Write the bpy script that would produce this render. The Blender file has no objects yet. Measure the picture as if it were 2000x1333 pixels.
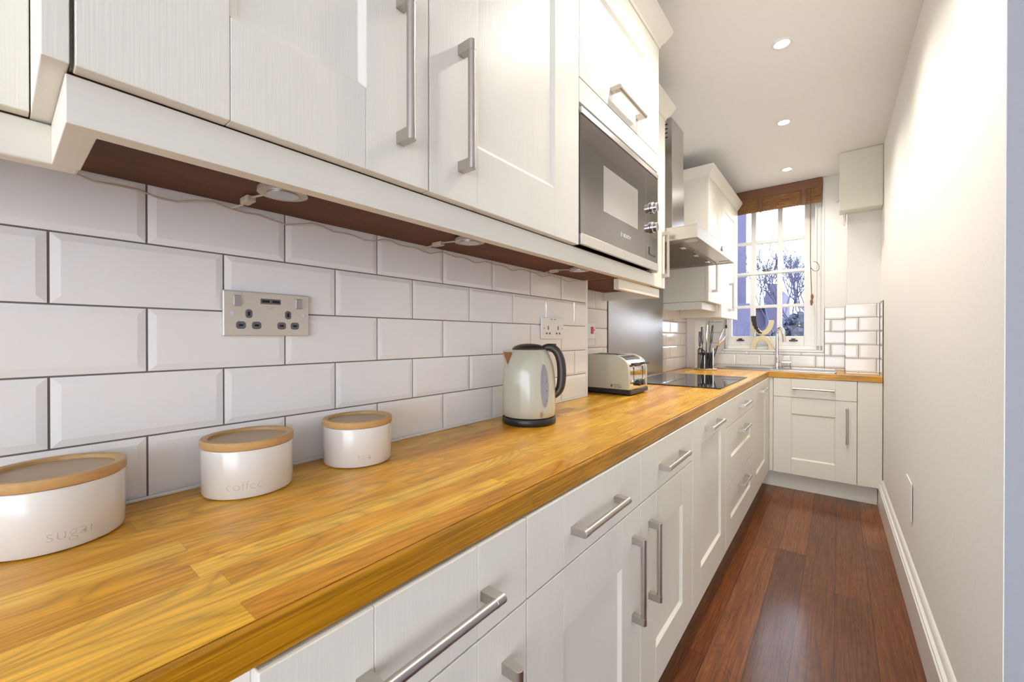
import bpy, bmesh, math, random
from mathutils import Vector, Matrix
random.seed(7)
C = bpy.context.scene.collection
PI = math.pi

# ------------------------------------------------------------------ camera, world, exposure
YAW, PITCH, ROLL, FPX, CY = 0.6713, -0.0042, 0.0002, 803.0, 662.0
cd = bpy.data.cameras.new('camera'); cam = bpy.data.objects.new('camera', cd); C.objects.link(cam)
cd.sensor_width = 36; cd.sensor_fit = 'HORIZONTAL'; cd.lens = FPX * 36 / 2000
cd.shift_y = -(666.5 - CY) / 2000; cd.clip_start = 0.01; cd.clip_end = 300
_w = Vector((-math.sin(YAW) * math.cos(PITCH), math.cos(YAW) * math.cos(PITCH), math.sin(PITCH)))
_r = Vector((math.cos(YAW), math.sin(YAW), 0)); _u = _r.cross(_w)
_r2 = math.cos(ROLL) * _r + math.sin(ROLL) * _u; _u2 = -math.sin(ROLL) * _r + math.cos(ROLL) * _u
M = Matrix((_r2, _u2, -_w)).transposed().to_4x4(); M.translation = Vector((0.903, 0, 1.171))
cam.matrix_world = M
bpy.context.scene.camera = cam
sc = bpy.context.scene
sc.view_settings.view_transform = 'Standard'; sc.view_settings.look = 'None'
sc.view_settings.gamma = 1.0; sc.view_settings.use_curve_mapping = False
sc.view_settings.exposure = 0.25
world = bpy.data.worlds.new('sky'); sc.world = world; world.use_nodes = True
bg = world.node_tree.nodes['Background']
bg.inputs[0].default_value = (0.80, 0.87, 1.0, 1); bg.inputs[1].default_value = 5.4
LAMP_COL = (1.0, 0.94, 0.86); LAMP_W = 11.5
DOWNLIGHTS = [(0.72, 1.41), (0.699, 2.216), (0.635, 3.033), (0.58, 3.896)]

# ------------------------------------------------------------------ helpers
def tag(o, label=None, cat=None, group=None, kind=None):
    if label: o['label'] = label
    if cat: o['category'] = cat
    if group: o['group'] = group
    if kind: o['kind'] = kind
    return o
def thing(name, loc, label, cat, group=None):
    o = bpy.data.objects.new(name, None); C.objects.link(o); o.location = loc; o.empty_display_size = .05
    return tag(o, label, cat, group)
WOFF = {}
def woff(o): return WOFF.get(o.name, Vector(o.location) if o.parent is None else Vector((0, 0, 0)))
def obj(name, bm, m, parent=None, bev=0, seg=2, smooth=False, recalc=True, label=None, angle=35):
    if recalc: bmesh.ops.recalc_face_normals(bm, faces=bm.faces)
    me = bpy.data.meshes.new(name); bm.to_mesh(me); bm.free()
    if smooth:
        for p in me.polygons: p.use_smooth = True
        try: me.set_sharp_from_angle(angle=math.radians(angle))
        except Exception: pass
    me.materials.append(m)
    o = bpy.data.objects.new(name, me); C.objects.link(o)
    if parent:
        o.parent = parent
        # mesh data is in world coordinates: undo the root's offset
        root = parent
        while root.parent: root = root.parent
        if parent.parent is None:
            o.matrix_parent_inverse = Matrix.Translation(Vector(parent.location)).inverted()
        # a grandchild shares its (already unshifted) parent's frame
    if bev:
        md = o.modifiers.new('bevel', 'BEVEL'); md.width = bev; md.segments = seg
        md.limit_method = 'ANGLE'; md.angle_limit = math.radians(40)
    if label: o['label'] = label
    return o
class FR:                                             # a local frame: u across, v up, n outward
    def __init__(s, o, u, v, n): s.o, s.u, s.v, s.n = Vector(o), Vector(u), Vector(v), Vector(n)
    def __call__(s, a, b, c): return s.o + s.u * a + s.v * b + s.n * c
def FX(x): return FR((x, 0, 0), (0, 1, 0), (0, 0, 1), (1, 0, 0))      # faces +X, u = Y
def FY(y): return FR((0, y, 0), (1, 0, 0), (0, 0, 1), (0, -1, 0))     # faces -Y, u = X
WLD = FR((0, 0, 0), (1, 0, 0), (0, 1, 0), (0, 0, 1))
def box(bm, a0, a1, b0, b1, c0, c1, fr=WLD):
    vs = [bm.verts.new(fr(a, b, c)) for a in (a0, a1) for b in (b0, b1) for c in (c0, c1)]
    for f in ((0, 1, 3, 2), (4, 6, 7, 5), (0, 4, 5, 1), (2, 3, 7, 6), (0, 2, 6, 4), (1, 5, 7, 3)):
        bm.faces.new([vs[i] for i in f])
def B(*boxes, fr=WLD):
    bm = bmesh.new()
    for b in boxes: box(bm, *b, fr=fr)
    return bm
def prism(bm, pts, z0, z1, fr=WLD):
    a = [bm.verts.new(fr(x, y, z0)) for x, y in pts]; b = [bm.verts.new(fr(x, y, z1)) for x, y in pts]
    bm.faces.new(a[::-1]); bm.faces.new(b)
    for i in range(len(pts)):
        j = (i + 1) % len(pts); bm.faces.new((a[i], a[j], b[j], b[i]))
def tube(bm, pts, r, n=12, cap=True, r_end=None):
    pts = [Vector(p) for p in pts]; rings = []
    N = len(pts); prev = None
    for i, p in enumerate(pts):
        t = (pts[min(i + 1, N - 1)] - pts[max(i - 1, 0)]).normalized()
        if prev is None:
            a = Vector((0, 0, 1)) if abs(t.z) < .9 else Vector((1, 0, 0))
            x = t.cross(a).normalized()
        else:
            x = (prev - t * prev.dot(t)).normalized()
        prev = x; y = t.cross(x)
        rr = r if not callable(r) else r(i / (N - 1))
        if r_end is not None: rr = r + (r_end - r) * i / (N - 1)
        rings.append([bm.verts.new(p + (x * math.cos(2 * PI * k / n) + y * math.sin(2 * PI * k / n)) * rr) for k in range(n)])
    for a, b in zip(rings, rings[1:]):
        for k in range(n): bm.faces.new((a[k], a[(k + 1) % n], b[(k + 1) % n], b[k]))
    if cap: bm.faces.new(rings[0][::-1]); bm.faces.new(rings[-1])
def lathe(bm, prof, c=(0, 0), n=64, z=0, close_top=True, close_bot=True):
    rings = []
    for r, h in prof:
        if r < 1e-5: rings.append([bm.verts.new((c[0], c[1], z + h))])
        else: rings.append([bm.verts.new((c[0] + r * math.cos(2 * PI * k / n), c[1] + r * math.sin(2 * PI * k / n), z + h)) for k in range(n)])
    for a, b in zip(rings, rings[1:]):
        for k in range(n):
            k2 = (k + 1) % n
            if len(a) == 1 and len(b) == 1: continue
            if len(a) == 1: bm.faces.new((a[0], b[k2], b[k]))
            elif len(b) == 1: bm.faces.new((a[k], a[k2], b[0]))
            else: bm.faces.new((a[k], a[k2], b[k2], b[k]))
    if close_bot and len(rings[0]) > 1: bm.faces.new(rings[0][::-1])
    if close_top and len(rings[-1]) > 1: bm.faces.new(rings[-1])
def sweep(bm, path, prof):
    """path: open list of (x,y); prof: closed list of (outward, z); outward is to the right of travel"""
    n = len(path); P = [Vector(p) for p in path]; off = []
    for i in range(n):
        d0 = (P[i] - P[i - 1]).normalized() if i else None
        d1 = (P[i + 1] - P[i]).normalized() if i < n - 1 else None
        n0 = Vector((d0.y, -d0.x)) if d0 else None; n1 = Vector((d1.y, -d1.x)) if d1 else None
        if n0 is None: off.append(n1)
        elif n1 is None: off.append(n0)
        else: m = (n0 + n1); off.append(m * (2 / m.length_squared))
    rings = [[bm.verts.new((P[i].x + off[i].x * o, P[i].y + off[i].y * o, z)) for o, z in prof] for i in range(n)]
    k = len(prof)
    for a, b in zip(rings, rings[1:]):
        for j in range(k): bm.faces.new((a[j], a[(j + 1) % k], b[(j + 1) % k], b[j]))
    bm.faces.new(rings[0][::-1]); bm.faces.new(rings[-1])

# ------------------------------------------------------------------ materials
def nt(name):
    m = bpy.data.materials.new(name); m.use_nodes = True
    t = m.node_tree; return m, t, t.nodes['Principled BSDF']
def N(t, typ, **kw):
    n = t.nodes.new(typ)
    for k, v in kw.items(): setattr(n, k, v)
    return n
def mth(t, op, a, b=None, clamp=False):
    n = N(t, 'ShaderNodeMath', operation=op, use_clamp=clamp)
    for i, v in enumerate((a, b)):
        if v is None: continue
        if isinstance(v, (int, float)): n.inputs[i].default_value = v
        else: t.links.new(v, n.inputs[i])
    return n.outputs[0]
def plain(name, col, rough=.5, metal=0, noise=0, bump=0, scale=(40, 40, 40), spec=None, coat=0, aniso=0, var=.04):
    m, t, p = nt(name)
    p.inputs['Base Color'].default_value = (*col, 1); p.inputs['Roughness'].default_value = rough
    p.inputs['Metallic'].default_value = metal
    if spec is not None: p.inputs['Specular IOR Level'].default_value = spec
    if coat: p.inputs['Coat Weight'].default_value = coat; p.inputs['Coat Roughness'].default_value = .08
    tc = N(t, 'ShaderNodeTexCoord'); mp = N(t, 'ShaderNodeMapping'); mp.inputs['Scale'].default_value = scale
    t.links.new(tc.outputs['Object'], mp.inputs[0])
    nz = N(t, 'ShaderNodeTexNoise'); nz.inputs['Scale'].default_value = 1; nz.inputs['Detail'].default_value = 5
    t.links.new(mp.outputs[0], nz.inputs['Vector'])
    mr = N(t, 'ShaderNodeMapRange'); mr.inputs[3].default_value = 1 - var; mr.inputs[4].default_value = 1 + var
    t.links.new(nz.outputs[0], mr.inputs[0])
    mx = N(t, 'ShaderNodeMix', data_type='RGBA', blend_type='MULTIPLY'); mx.inputs[0].default_value = 1
    mx.inputs[6].default_value = (*col, 1); t.links.new(mr.outputs[0], mx.inputs[7])
    t.links.new(mx.outputs[2], p.inputs['Base Color'])
    if bump:
        b = N(t, 'ShaderNodeBump'); b.inputs['Strength'].default_value = 1; b.inputs['Distance'].default_value = bump
        t.links.new(nz.outputs[0], b.inputs['Height']); t.links.new(b.outputs[0], p.inputs['Normal'])
    return m
def emit(name, col, s):
    m, t, p = nt(name); p.inputs['Emission Color'].default_value = (*col, 1); p.inputs['Emission Strength'].default_value = s
    return m
def glass(name, tint=(1, 1, 1), refl=1.0):
    m, t, p = nt(name); out = t.nodes['Material Output']
    tr = N(t, 'ShaderNodeBsdfTransparent'); tr.inputs[0].default_value = (*tint, 1)
    gl = N(t, 'ShaderNodeBsdfGlossy'); gl.inputs['Roughness'].default_value = .02
    fr = N(t, 'ShaderNodeFresnel'); fr.inputs[0].default_value = 1.3
    mx = N(t, 'ShaderNodeMixShader'); t.links.new(fr.outputs[0], mx.inputs[0])
    t.links.new(tr.outputs[0], mx.inputs[1]); t.links.new(gl.outputs[0], mx.inputs[2]); t.links.new(mx.outputs[0], out.inputs[0])
    return m
def wood(name, across, along, w, L, off, ramp, rough, grain=(70, 3), cath=.25, seam=.5, seamw=.0012, bump=.0003, third=2, gdark=.62, coat=0.0, spec=.5):
    """staves / planks: across and along are axis indices; each stave gets its own tone and grain"""
    m, t, p = nt(name); ln = t.links.new
    tc = N(t, 'ShaderNodeTexCoord'); sp = N(t, 'ShaderNodeSeparateXYZ'); ln(tc.outputs['Object'], sp.inputs[0])
    A = mth(t, 'ADD', sp.outputs[across], off); Y = sp.outputs[along]; Z = sp.outputs[third]
    aw = mth(t, 'DIVIDE', A, w); row = mth(t, 'FLOOR', aw)
    wn = N(t, 'ShaderNodeTexWhiteNoise', noise_dimensions='1D'); ln(row, wn.inputs['W'])
    a2 = mth(t, 'ADD', mth(t, 'DIVIDE', Y, L), mth(t, 'MULTIPLY', wn.outputs[0], 7.31)); col = mth(t, 'FLOOR', a2)
    cb = N(t, 'ShaderNodeCombineXYZ'); ln(row, cb.inputs[0]); ln(col, cb.inputs[1])
    w2 = N(t, 'ShaderNodeTexWhiteNoise', noise_dimensions='2D'); ln(cb.outputs[0], w2.inputs['Vector'])
    rnd = w2.outputs[0]
    cr = N(t, 'ShaderNodeValToRGB'); ln(rnd, cr.inputs[0]); e = cr.color_ramp.elements
    e[0].position = 0; e[0].color = (*ramp[0], 1); e[1].position = 1; e[1].color = (*ramp[-1], 1)
    for i, c in enumerate(ramp[1:-1]): q = e.new((i + 1) / (len(ramp) - 1)); q.color = (*c, 1)
    def noise(sa, sl, sz, seed, detail=6, dist=0):
        v = N(t, 'ShaderNodeCombineXYZ')
        ln(mth(t, 'MULTIPLY', A, sa), v.inputs[0]); ln(mth(t, 'MULTIPLY', Y, sl), v.inputs[1])
        ln(mth(t, 'ADD', mth(t, 'MULTIPLY', Z, sz), mth(t, 'MULTIPLY', rnd, seed)), v.inputs[2])
        q = N(t, 'ShaderNodeTexNoise'); q.inputs['Scale'].default_value = 1; q.inputs['Detail'].default_value = detail
        q.inputs['Distortion'].default_value = dist; ln(v.outputs[0], q.inputs['Vector']); return q.outputs[0]
    g1 = noise(grain[0] * 3, grain[1] * 2.2, grain[0] * 3, 37.0)
    g2 = noise(9, 1.3, 9, 91.0, detail=2, dist=.6)
    rings = mth(t, 'ABSOLUTE', mth(t, 'SINE', mth(t, 'MULTIPLY', g2, 75)))
    rings = mth(t, 'POWER', rings, .45)
    g3 = noise(14, 5, 14, 13.0, detail=3)
    def mr(v, a, b, lo, hi):
        q = N(t, 'ShaderNodeMapRange'); ln(v, q.inputs[0])
        for i, x in enumerate((a, b, lo, hi)): q.inputs[i + 1].default_value = x
        return q.outputs[0]
    f = mth(t, 'MULTIPLY', mr(g1, .35, .62, gdark, 1.08), mr(rings, 0, 1, 1 - cath, 1.03))
    f = mth(t, 'MULTIPLY', f, mr(g3, .3, .7, .86, 1.12))
    fa = mth(t, 'FRACT', aw); fl = mth(t, 'FRACT', a2)
    da = mth(t, 'MINIMUM', fa, mth(t, 'SUBTRACT', 1, fa)); dl = mth(t, 'MINIMUM', fl, mth(t, 'SUBTRACT', 1, fl))
    d = mth(t, 'MINIMUM', mth(t, 'MULTIPLY', da, w), mth(t, 'MULTIPLY', dl, L))
    sm = mr(d, 0, seamw, seam, 1)
    f = mth(t, 'MULTIPLY', f, sm)
    mx = N(t, 'ShaderNodeMix', data_type='RGBA', blend_type='MULTIPLY'); mx.inputs[0].default_value = 1
    ln(cr.outputs[0], mx.inputs[6]); ln(f, mx.inputs[7]); ln(mx.outputs[2], p.inputs['Base Color'])
    p.inputs['Roughness'].default_value = rough; p.inputs['Specular IOR Level'].default_value = spec
    if coat: p.inputs['Coat Weight'].default_value = coat; p.inputs['Coat Roughness'].default_value = .17
    b = N(t, 'ShaderNodeBump'); b.inputs['Strength'].default_value = 1; b.inputs['Distance'].default_value = bump
    ln(mth(t, 'MULTIPLY', mth(t, 'ADD', g1, mth(t, 'MULTIPLY', rings, .5)), mth(t, 'POWER', sm, 3)), b.inputs['Height']); ln(b.outputs[0], p.inputs['Normal'])
    return m
CREAM = (.80, .765, .665)
M_v = plain('painted_wood_upright', CREAM, .42, bump=.00035, scale=(420, 420, 9), var=.035)
M_h = plain('painted_wood_level', CREAM, .42, bump=.00035, scale=(9, 9, 420), var=.035)
M_int = plain('cabinet_melamine', (.78, .75, .66), .5)
M_under = wood('walnut_board', 0, 1, .35, .62, 0, [(.13, .040, .010), (.16, .052, .014), (.11, .034, .009)], .7, cath=.12, bump=.0001)
M_tile = plain('glazed_tile', (.85, .835, .81), .10, var=.02, scale=(5, 5, 5), coat=.3)
M_grout = plain('grey_brown_grout', (.17, .145, .125), .9, bump=.0003, scale=(300, 300, 300))
M_wall = plain('cream_wall_paint', (.865, .86, .835), .75, bump=.0006, scale=(55, 55, 55), var=.015)
M_greywall = plain('grey_wall_paint', (.37, .38, .405), .75, bump=.0009, scale=(70, 70, 70), var=.02)
M_ceil = plain('ceiling_paint', (.875, .868, .85), .85, bump=.0003, scale=(30, 30, 30), var=.01)
M_gloss = plain('white_gloss_paint', (.87, .86, .84), .28, var=.01)
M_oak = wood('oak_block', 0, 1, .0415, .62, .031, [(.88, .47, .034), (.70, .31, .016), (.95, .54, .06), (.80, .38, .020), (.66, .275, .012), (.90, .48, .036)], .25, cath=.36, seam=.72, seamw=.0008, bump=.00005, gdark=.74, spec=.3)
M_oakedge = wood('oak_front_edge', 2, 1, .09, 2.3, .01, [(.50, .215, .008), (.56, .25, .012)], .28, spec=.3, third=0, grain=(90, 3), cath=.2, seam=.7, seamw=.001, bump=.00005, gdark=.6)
M_oakx = wood('oak_block_sink_run', 1, 0, .0415, .62, .006, [(.72, .35, .022), (.60, .26, .012), (.78, .40, .032), (.64, .29, .016)], .26, spec=.3, cath=.22, seam=.72, seamw=.0008, bump=.00005)
M_floor = wood('dark_oak_plank', 0, 1, .1235, 1.35, -.0285, [(.160, .044, .009), (.112, .031, .007), (.195, .056, .012), (.140, .038, .008), (.220, .068, .015), (.124, .034, .008)], .45, spec=.1, coat=.65, grain=(60, 2.2), cath=.34, seam=.08, seamw=.0020, bump=.00022, gdark=.6)
M_nickel = plain('brushed_nickel', (.50, .46, .42), .32, 1, var=.05, scale=(300, 300, 300))
M_chrome = plain('polished_chrome', (.86, .86, .87), .06, 1, var=.01)
M_steel = plain('brushed_steel', (.60, .58, .56), .30, 1, bump=.00006, scale=(6, 6, 900), var=.05)
M_steelv = plain('brushed_steel_splashback', (.44, .42, .405), .28, 1, bump=.0003, scale=(6, 190, 2), var=.07)
M_steelh = plain('brushed_steel_chimney', (.56, .54, .53), .26, 1, bump=.00005, scale=(8, 8, 800), var=.04)
M_ktile = M_tile
M_black = plain('black_plastic', (.018, .018, .02), .35)
M_darkbrown = plain('dark_brown_plastic', (.04, .028, .022), .35)
M_blackglass = plain('black_ceramic_glass', (.012, .012, .014), .03, var=0)
M_mwglass = plain('mirror_grey_glass', (.23, .215, .21), .09, .85, var=0)
M_blade = plain('dark_blade_steel', (.16, .155, .15), .2, 1)
M_mwwin = plain('pale_oven_window', (.56, .53, .52), .12, .6, var=0)
M_white = plain('white_plastic', (.82, .81, .78), .35, var=.01)
M_red = plain('red_plastic', (.6, .02, .02), .4)
M_slot = plain('socket_insert_grey', (.13, .13, .14), .5)
M_hole = plain('dark_slot', (.01, .01, .012), .8)
M_cer = plain('cream_ceramic', (.80, .755, .68), .16, coat=.4, var=.01)
M_bamboo = plain('bamboo_lid', (.58, .35, .14), .42, bump=.0001, scale=(160, 20, 160), var=.18)
M_bamboo2 = plain('bamboo_lid_centre', (.50, .36, .22), .45, bump=.0001, scale=(160, 20, 160), var=.12)
M_ltr = plain('embossed_lettering', (.50, .45, .39), .5)
M_ltrk = plain('dark_lettering', (.12, .11, .10), .5)
M_ltrw = plain('pale_lettering', (.85, .84, .82), .5)
M_kettle = plain('cream_enamel', (.52, .51, .395), .14, coat=.5, var=.01)
M_gauge = plain('water_gauge_plastic', (.30, .30, .32), .2)
M_canvas = wood('woven_blind', 2, 0, .006, .05, 0, [(.36, .17, .055), (.28, .12, .04), (.42, .21, .07)], .6, grain=(120, 60), cath=.2, seam=.45, seamw=.0012, bump=.001, third=1)
M_valance = plain('brown_blind_rail', (.20, .085, .045), .5, bump=.0004, scale=(20, 20, 500), var=.12)
M_cord = plain('brown_cord', (.16, .09, .05), .8)
M_bark = plain('dark_bark', (.045, .035, .035), .8, bump=.002, scale=(120, 120, 120), var=.5)
M_wax = plain('pale_carved_wood', (.80, .70, .46), .5, var=.04)
M_glass = glass('window_glass')
M_clear = glass('clear_plastic', (.93, .95, .96))
M_lamp = emit('lamp_face', (1, .93, .82), 26)
M_brick = plain('daylight_tinted_render', (.066, .064, .115), .9, bump=.004, scale=(6, 6, 22), var=.18)  # lavender tint of the daylight put into these building colours
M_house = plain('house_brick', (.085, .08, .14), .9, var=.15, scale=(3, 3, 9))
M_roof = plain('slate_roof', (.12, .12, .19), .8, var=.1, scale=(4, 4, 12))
M_twig = plain('winter_bark', (.11, .115, .19), .9, var=.2, scale=(8, 8, 8))  # blue cast of the daylight mixed into bark and hedge colours
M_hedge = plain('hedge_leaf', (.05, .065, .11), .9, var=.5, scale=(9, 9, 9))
M_soil = plain('garden_ground', (.12, .13, .11), .95, var=.3, scale=(2, 2, 2))
M_silic = plain('white_sealant', (.80, .78, .74), .4)
M_wire = plain('pale_flex', (.52, .44, .34), .5)
M_puck = plain('frosted_lamp_cover', (.46, .40, .34), .25, var=.15, scale=(200, 200, 200))

# ------------------------------------------------------------------ the room
XT, XR0, YS, YB, ZC = 0.0, -0.15, 1.687, 4.30, 2.50
def struct(name, bm, m, parent=None, bev=0, **kw):
    o = obj(name, bm, m, parent, bev, **kw); o['kind'] = 'structure' ; return o
YN = -2.6; OX0, OX1 = -.1, 3.15
struct('floor', B((-.45, 3.2, YN, YB + .3, -.08, 0)), M_floor)
struct('ceiling', B((-.45, 3.2, YN, YB + .3, ZC, ZC + .1)), M_ceil)
bm = bmesh.new(); box(bm, -.45, XT - .007, YN, YS - .007, 0, ZC); box(bm, -.45, XR0 - .007, YS - .007, YB + .3, 0, ZC)
wl = struct('wall_left', bm, M_wall)
# right wall: slightly out of parallel, ends in a grey-painted return
def xr(y): return 1.165 - (y - 2) * .0125
YE = 1.31
bm = bmesh.new(); prism(bm, [(xr(YE), YE), (xr(YB), YB), (xr(YB), YB + .3), (3.2, YB + .3), (3.2, YE)], 0, ZC)
struct('wall_right', bm, M_wall)
# paint skin of the return: 1.5 mm of grey paint over the end of the wall
bm = bmesh.new(); box(bm, xr(YE) + .002, 3.2, YE - .0015, YE, 0, ZC)
struct('wall_right_return', bm, M_greywall)
# unseen room behind the camera: walls added, end opening sized for daylight fill
struct('wall_far_right', B((3.2, 3.35, YN, YE, 0, ZC)), M_wall)
bm = bmesh.new(); box(bm, -.45, OX0, YN - .15, YN, 0, ZC); box(bm, OX1, 3.35, YN - .15, YN, 0, ZC); box(bm, OX0, OX1, YN - .15, YN, 0, .06); box(bm, OX0, OX1, YN - .15, YN, 2.0, ZC)
struct('wall_front', bm, M_wall)
# back wall around the window opening
WX0, WX1, WZ0 = .037, .808, 1.04
bm = bmesh.new()
XBR = xr(YB)
box(bm, XR0 - .007, WX0, YB, YB + .3, 0, ZC); box(bm, WX1, XBR, YB, YB + .3, 0, ZC); box(bm, WX0, WX1, YB, YB + .3, 0, WZ0)
wb = struct('wall_back', bm, M_wall)
# boxed-in corner pier (left) and pipe pier (right)
struct('trim_1', B((XR0, -.079, 3.80, YB, .90, ZC)), M_wall, bev=.002)
bm = bmesh.new(); prism(bm, [(.95, 3.947), (xr(3.947), 3.947), (XBR, YB), (.95, YB)], .9, ZC)
struct('trim_2', bm, M_wall)
# skirting
bm = bmesh.new()
path = [(xr(YE), YE), (xr(3.82), 3.82)]
h = .192
prof = [(0, 0), (0.024, 0), (.024, h - .052), (.020, h - .047), (.020, h - .038), (.012, h - .030), (.010, h - .014), (.004, h - .004), (0, h)]
sweep(bm, path[::-1], prof)
struct('baseboard_right', bm, M_gloss, smooth=True)

# tiles: bevelled metro tiles as geometry
def tiles(bm, fr, u0, u1, v0, v1, w, h, uo, vo, shift0=0, gap=.0028, bw=.011, drop=.0022, base=-.004, seed=1):
    """running bond; uo/vo origin of the grid; rows above vo are numbered 0.."""
    rr = random.Random(seed)
    r0 = math.floor((v0 - vo) / h + 1e-6); r1 = math.ceil((v1 - vo) / h - 1e-6)
    for r in range(r0, r1):
        sh = (w / 2 if (r + shift0) % 2 else 0)
        c0 = math.floor((u0 - uo - sh) / w + 1e-6); c1 = math.ceil((u1 - uo - sh) / w - 1e-6)
        for c in range(c0, c1):
            a0, a1 = uo + sh + c * w + gap / 2, uo + sh + (c + 1) * w - gap / 2
            b0, b1 = vo + r * h + gap / 2, vo + (r + 1) * h - gap / 2
            A0, A1, B0, B1 = max(a0, u0), min(a1, u1), max(b0, v0), min(b1, v1)
            if A1 - A0 < .004 or B1 - B0 < .004: continue
            i0, i1, j0, j1 = max(a0 + bw, A0), min(a1 - bw, A1), max(b0 + bw, B0), min(b1 - bw, B1)
            if i1 - i0 < .002 or j1 - j0 < .002:
                box(bm, A0, A1, B0, B1, base, 0, fr=fr); continue
            tz = [rr.uniform(-.0002, .0002) for _ in range(4)]
            o = [(A0, B0), (A1, B0), (A1, B1), (A0, B1)]; i = [(i0, j0), (i1, j0), (i1, j1), (i0, j1)]
            def hh(x, y):
                e = min(x - a0, a1 - x, y - b0, b1 - y) ; return -drop * max(0, 1 - max(e, 0) / bw)
            back = [bm.verts.new(fr(x, y, base)) for x, y in o]
            ov = [bm.verts.new(fr(x, y, hh(x, y))) for x, y in o]
            iv = [bm.verts.new(fr(x, y, tz[k])) for k, (x, y) in enumerate(i)]
            bm.faces.new(iv)
            for k in range(4):
                k2 = (k + 1) % 4
                bm.faces.new((ov[k], ov[k2], iv[k2], iv[k])); bm.faces.new((back[k], back[k2], ov[k2], ov[k]))
TW, TH, TZ = .2188, .1071, 1.3265
bm = bmesh.new(); tiles(bm, FX(XT), -1.2, YS - .004, .90, 1.445, TW, TH, .268, TZ - 4 * TH, shift0=1)
struct('wall_tiles', bm, M_tile, wl, recalc=True)
struct('grout', B((XT - .0068, XT - .0035, -1.2, YS - .004, .90, 1.445)), M_grout, wl)
bm = bmesh.new()
tiles(bm, FX(XR0), YS, 2.212, .90, 1.445, .2, TH, 1.872, TZ - 4 * TH, shift0=0)
tiles(bm, FX(XR0), 3.178, 3.798, .90, 1.50, .2, .1, 3.46, .90, shift0=0)
struct('wall_tiles', bm, M_tile, wl)
struct('grout', B((XR0 - .0068, XR0 - .0035, YS, 3.8, .90, 1.50)), M_grout, wl)
FB = FY(YB - .006)
bm = bmesh.new()
tiles(bm, FB, -.075, WX0 + .0, .90, 1.417, .2, .1003, .152, .9135, shift0=0)
tiles(bm, FB, WX0, WX1, .90, WZ0 - .004, .2, .1003, .152, .9135, shift0=0)
tiles(bm, FB, WX1 + .006, .944, .90, 1.417, .2, .1003, .152, .9135, shift0=0)
struct('wall_tiles', bm, M_tile, wb)
bm = bmesh.new()
box(bm, -.079, WX0, YB - .0025, YB, .90, 1.415); box(bm, WX1 + .003, .944, YB - .0025, YB, .90, 1.415); box(bm, WX0, WX1, YB - .0025, YB, .9, WZ0 - .004)
struct('grout', bm, M_grout, wb)
FP = FY(3.94)
bm = bmesh.new()
tiles(bm, FP, .944, xr(3.94) - .010, .90, 1.417, .2, .1003, .917, .9135, shift0=0)
wp = struct('wall_tiles', bm, M_tile, wb)
FRp = FR((xr(3.94) - .0075, 0, 0), (0, 1, 0), (0, 0, 1), (-1, 0, 0))
bm = bmesh.new(); tiles(bm, FRp, 3.765, 3.935, .90, 1.425, .2, .1003, 3.76, .9135)
struct('wall_tiles', bm, M_tile, wb)
bm = bmesh.new(); box(bm, .944, xr(3.94) - .008, 3.9435, 3.947, .9, 1.415); box(bm, xr(3.94) - .0035, xr(3.94) - .0015, 3.765, 3.941, .9, 1.425)
box(bm, .9445, .9499, 3.947, YB - .01, .9, 1.415)
struct('grout', bm, M_grout, wb)
bm = bmesh.new()
FS = FR((.944, 0, 0), (0, 1, 0), (0, 0, 1), (-1, 0, 0))
tiles(bm, FS, 3.945, 4.29, .90, 1.417, .2, .1003, 3.93, .9135)
struct('wall_tiles', bm, M_tile, wb)
struct('trim_3', B((XT - .004, XT + .004, YS - .006, YS + .003, .905, 1.43)), M_gloss, bev=.001)
# sealant bead along the worktop
bm = bmesh.new(); box(bm, XT, XT + .006, -1.2, YS, .9, .906); box(bm, XR0, XR0 + .006, YS + .01, 2.22, .9, .905)
box(bm, -.07, .94, YB - .012, YB - .006, .9, .905); box(bm, .95, 1.12, 3.93, 3.94, .9, .907)
struct('trim_4', bm, M_silic, bev=.002)

# ------------------------------------------------------------------ cabinet builders
def shaker(bm, fr, u0, u1, v0, v1, sl=.124, sr=.124, rt=.125, rb=.125, th=.020, deep=.0085):
    a, b, c, d = u0 + sl, u1 - sr, v0 + rb, v1 - rt
    box(bm, u0, a, v0, v1, -th, 0, fr=fr); box(bm, b, u1, v0, v1, -th, 0, fr=fr)
    g = .0004
    if c < d:
        box(bm, a + g, b - g, v0, c, -th, 0, fr=fr); box(bm, a + g, b - g, d, v1, -th, 0, fr=fr)
        w = .009; o = [(a, c), (b, c), (b, d), (a, d)]; i = [(a + w, c + w), (b - w, c + w), (b - w, d - w), (a + w, d - w)]
        ov = [bm.verts.new(fr(x, y, -.0008)) for x, y in o]; iv = [bm.verts.new(fr(x, y, -deep)) for x, y in i]
        for k in range(4): bm.faces.new((ov[k], ov[(k + 1) % 4], iv[(k + 1) % 4], iv[k]))
        bm.faces.new(iv)
        box(bm, a, b, c, d, -th, -deep - .002, fr=fr)
    else: box(bm, a + g, b - g, v0, v1, -th, 0, fr=fr)
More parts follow.
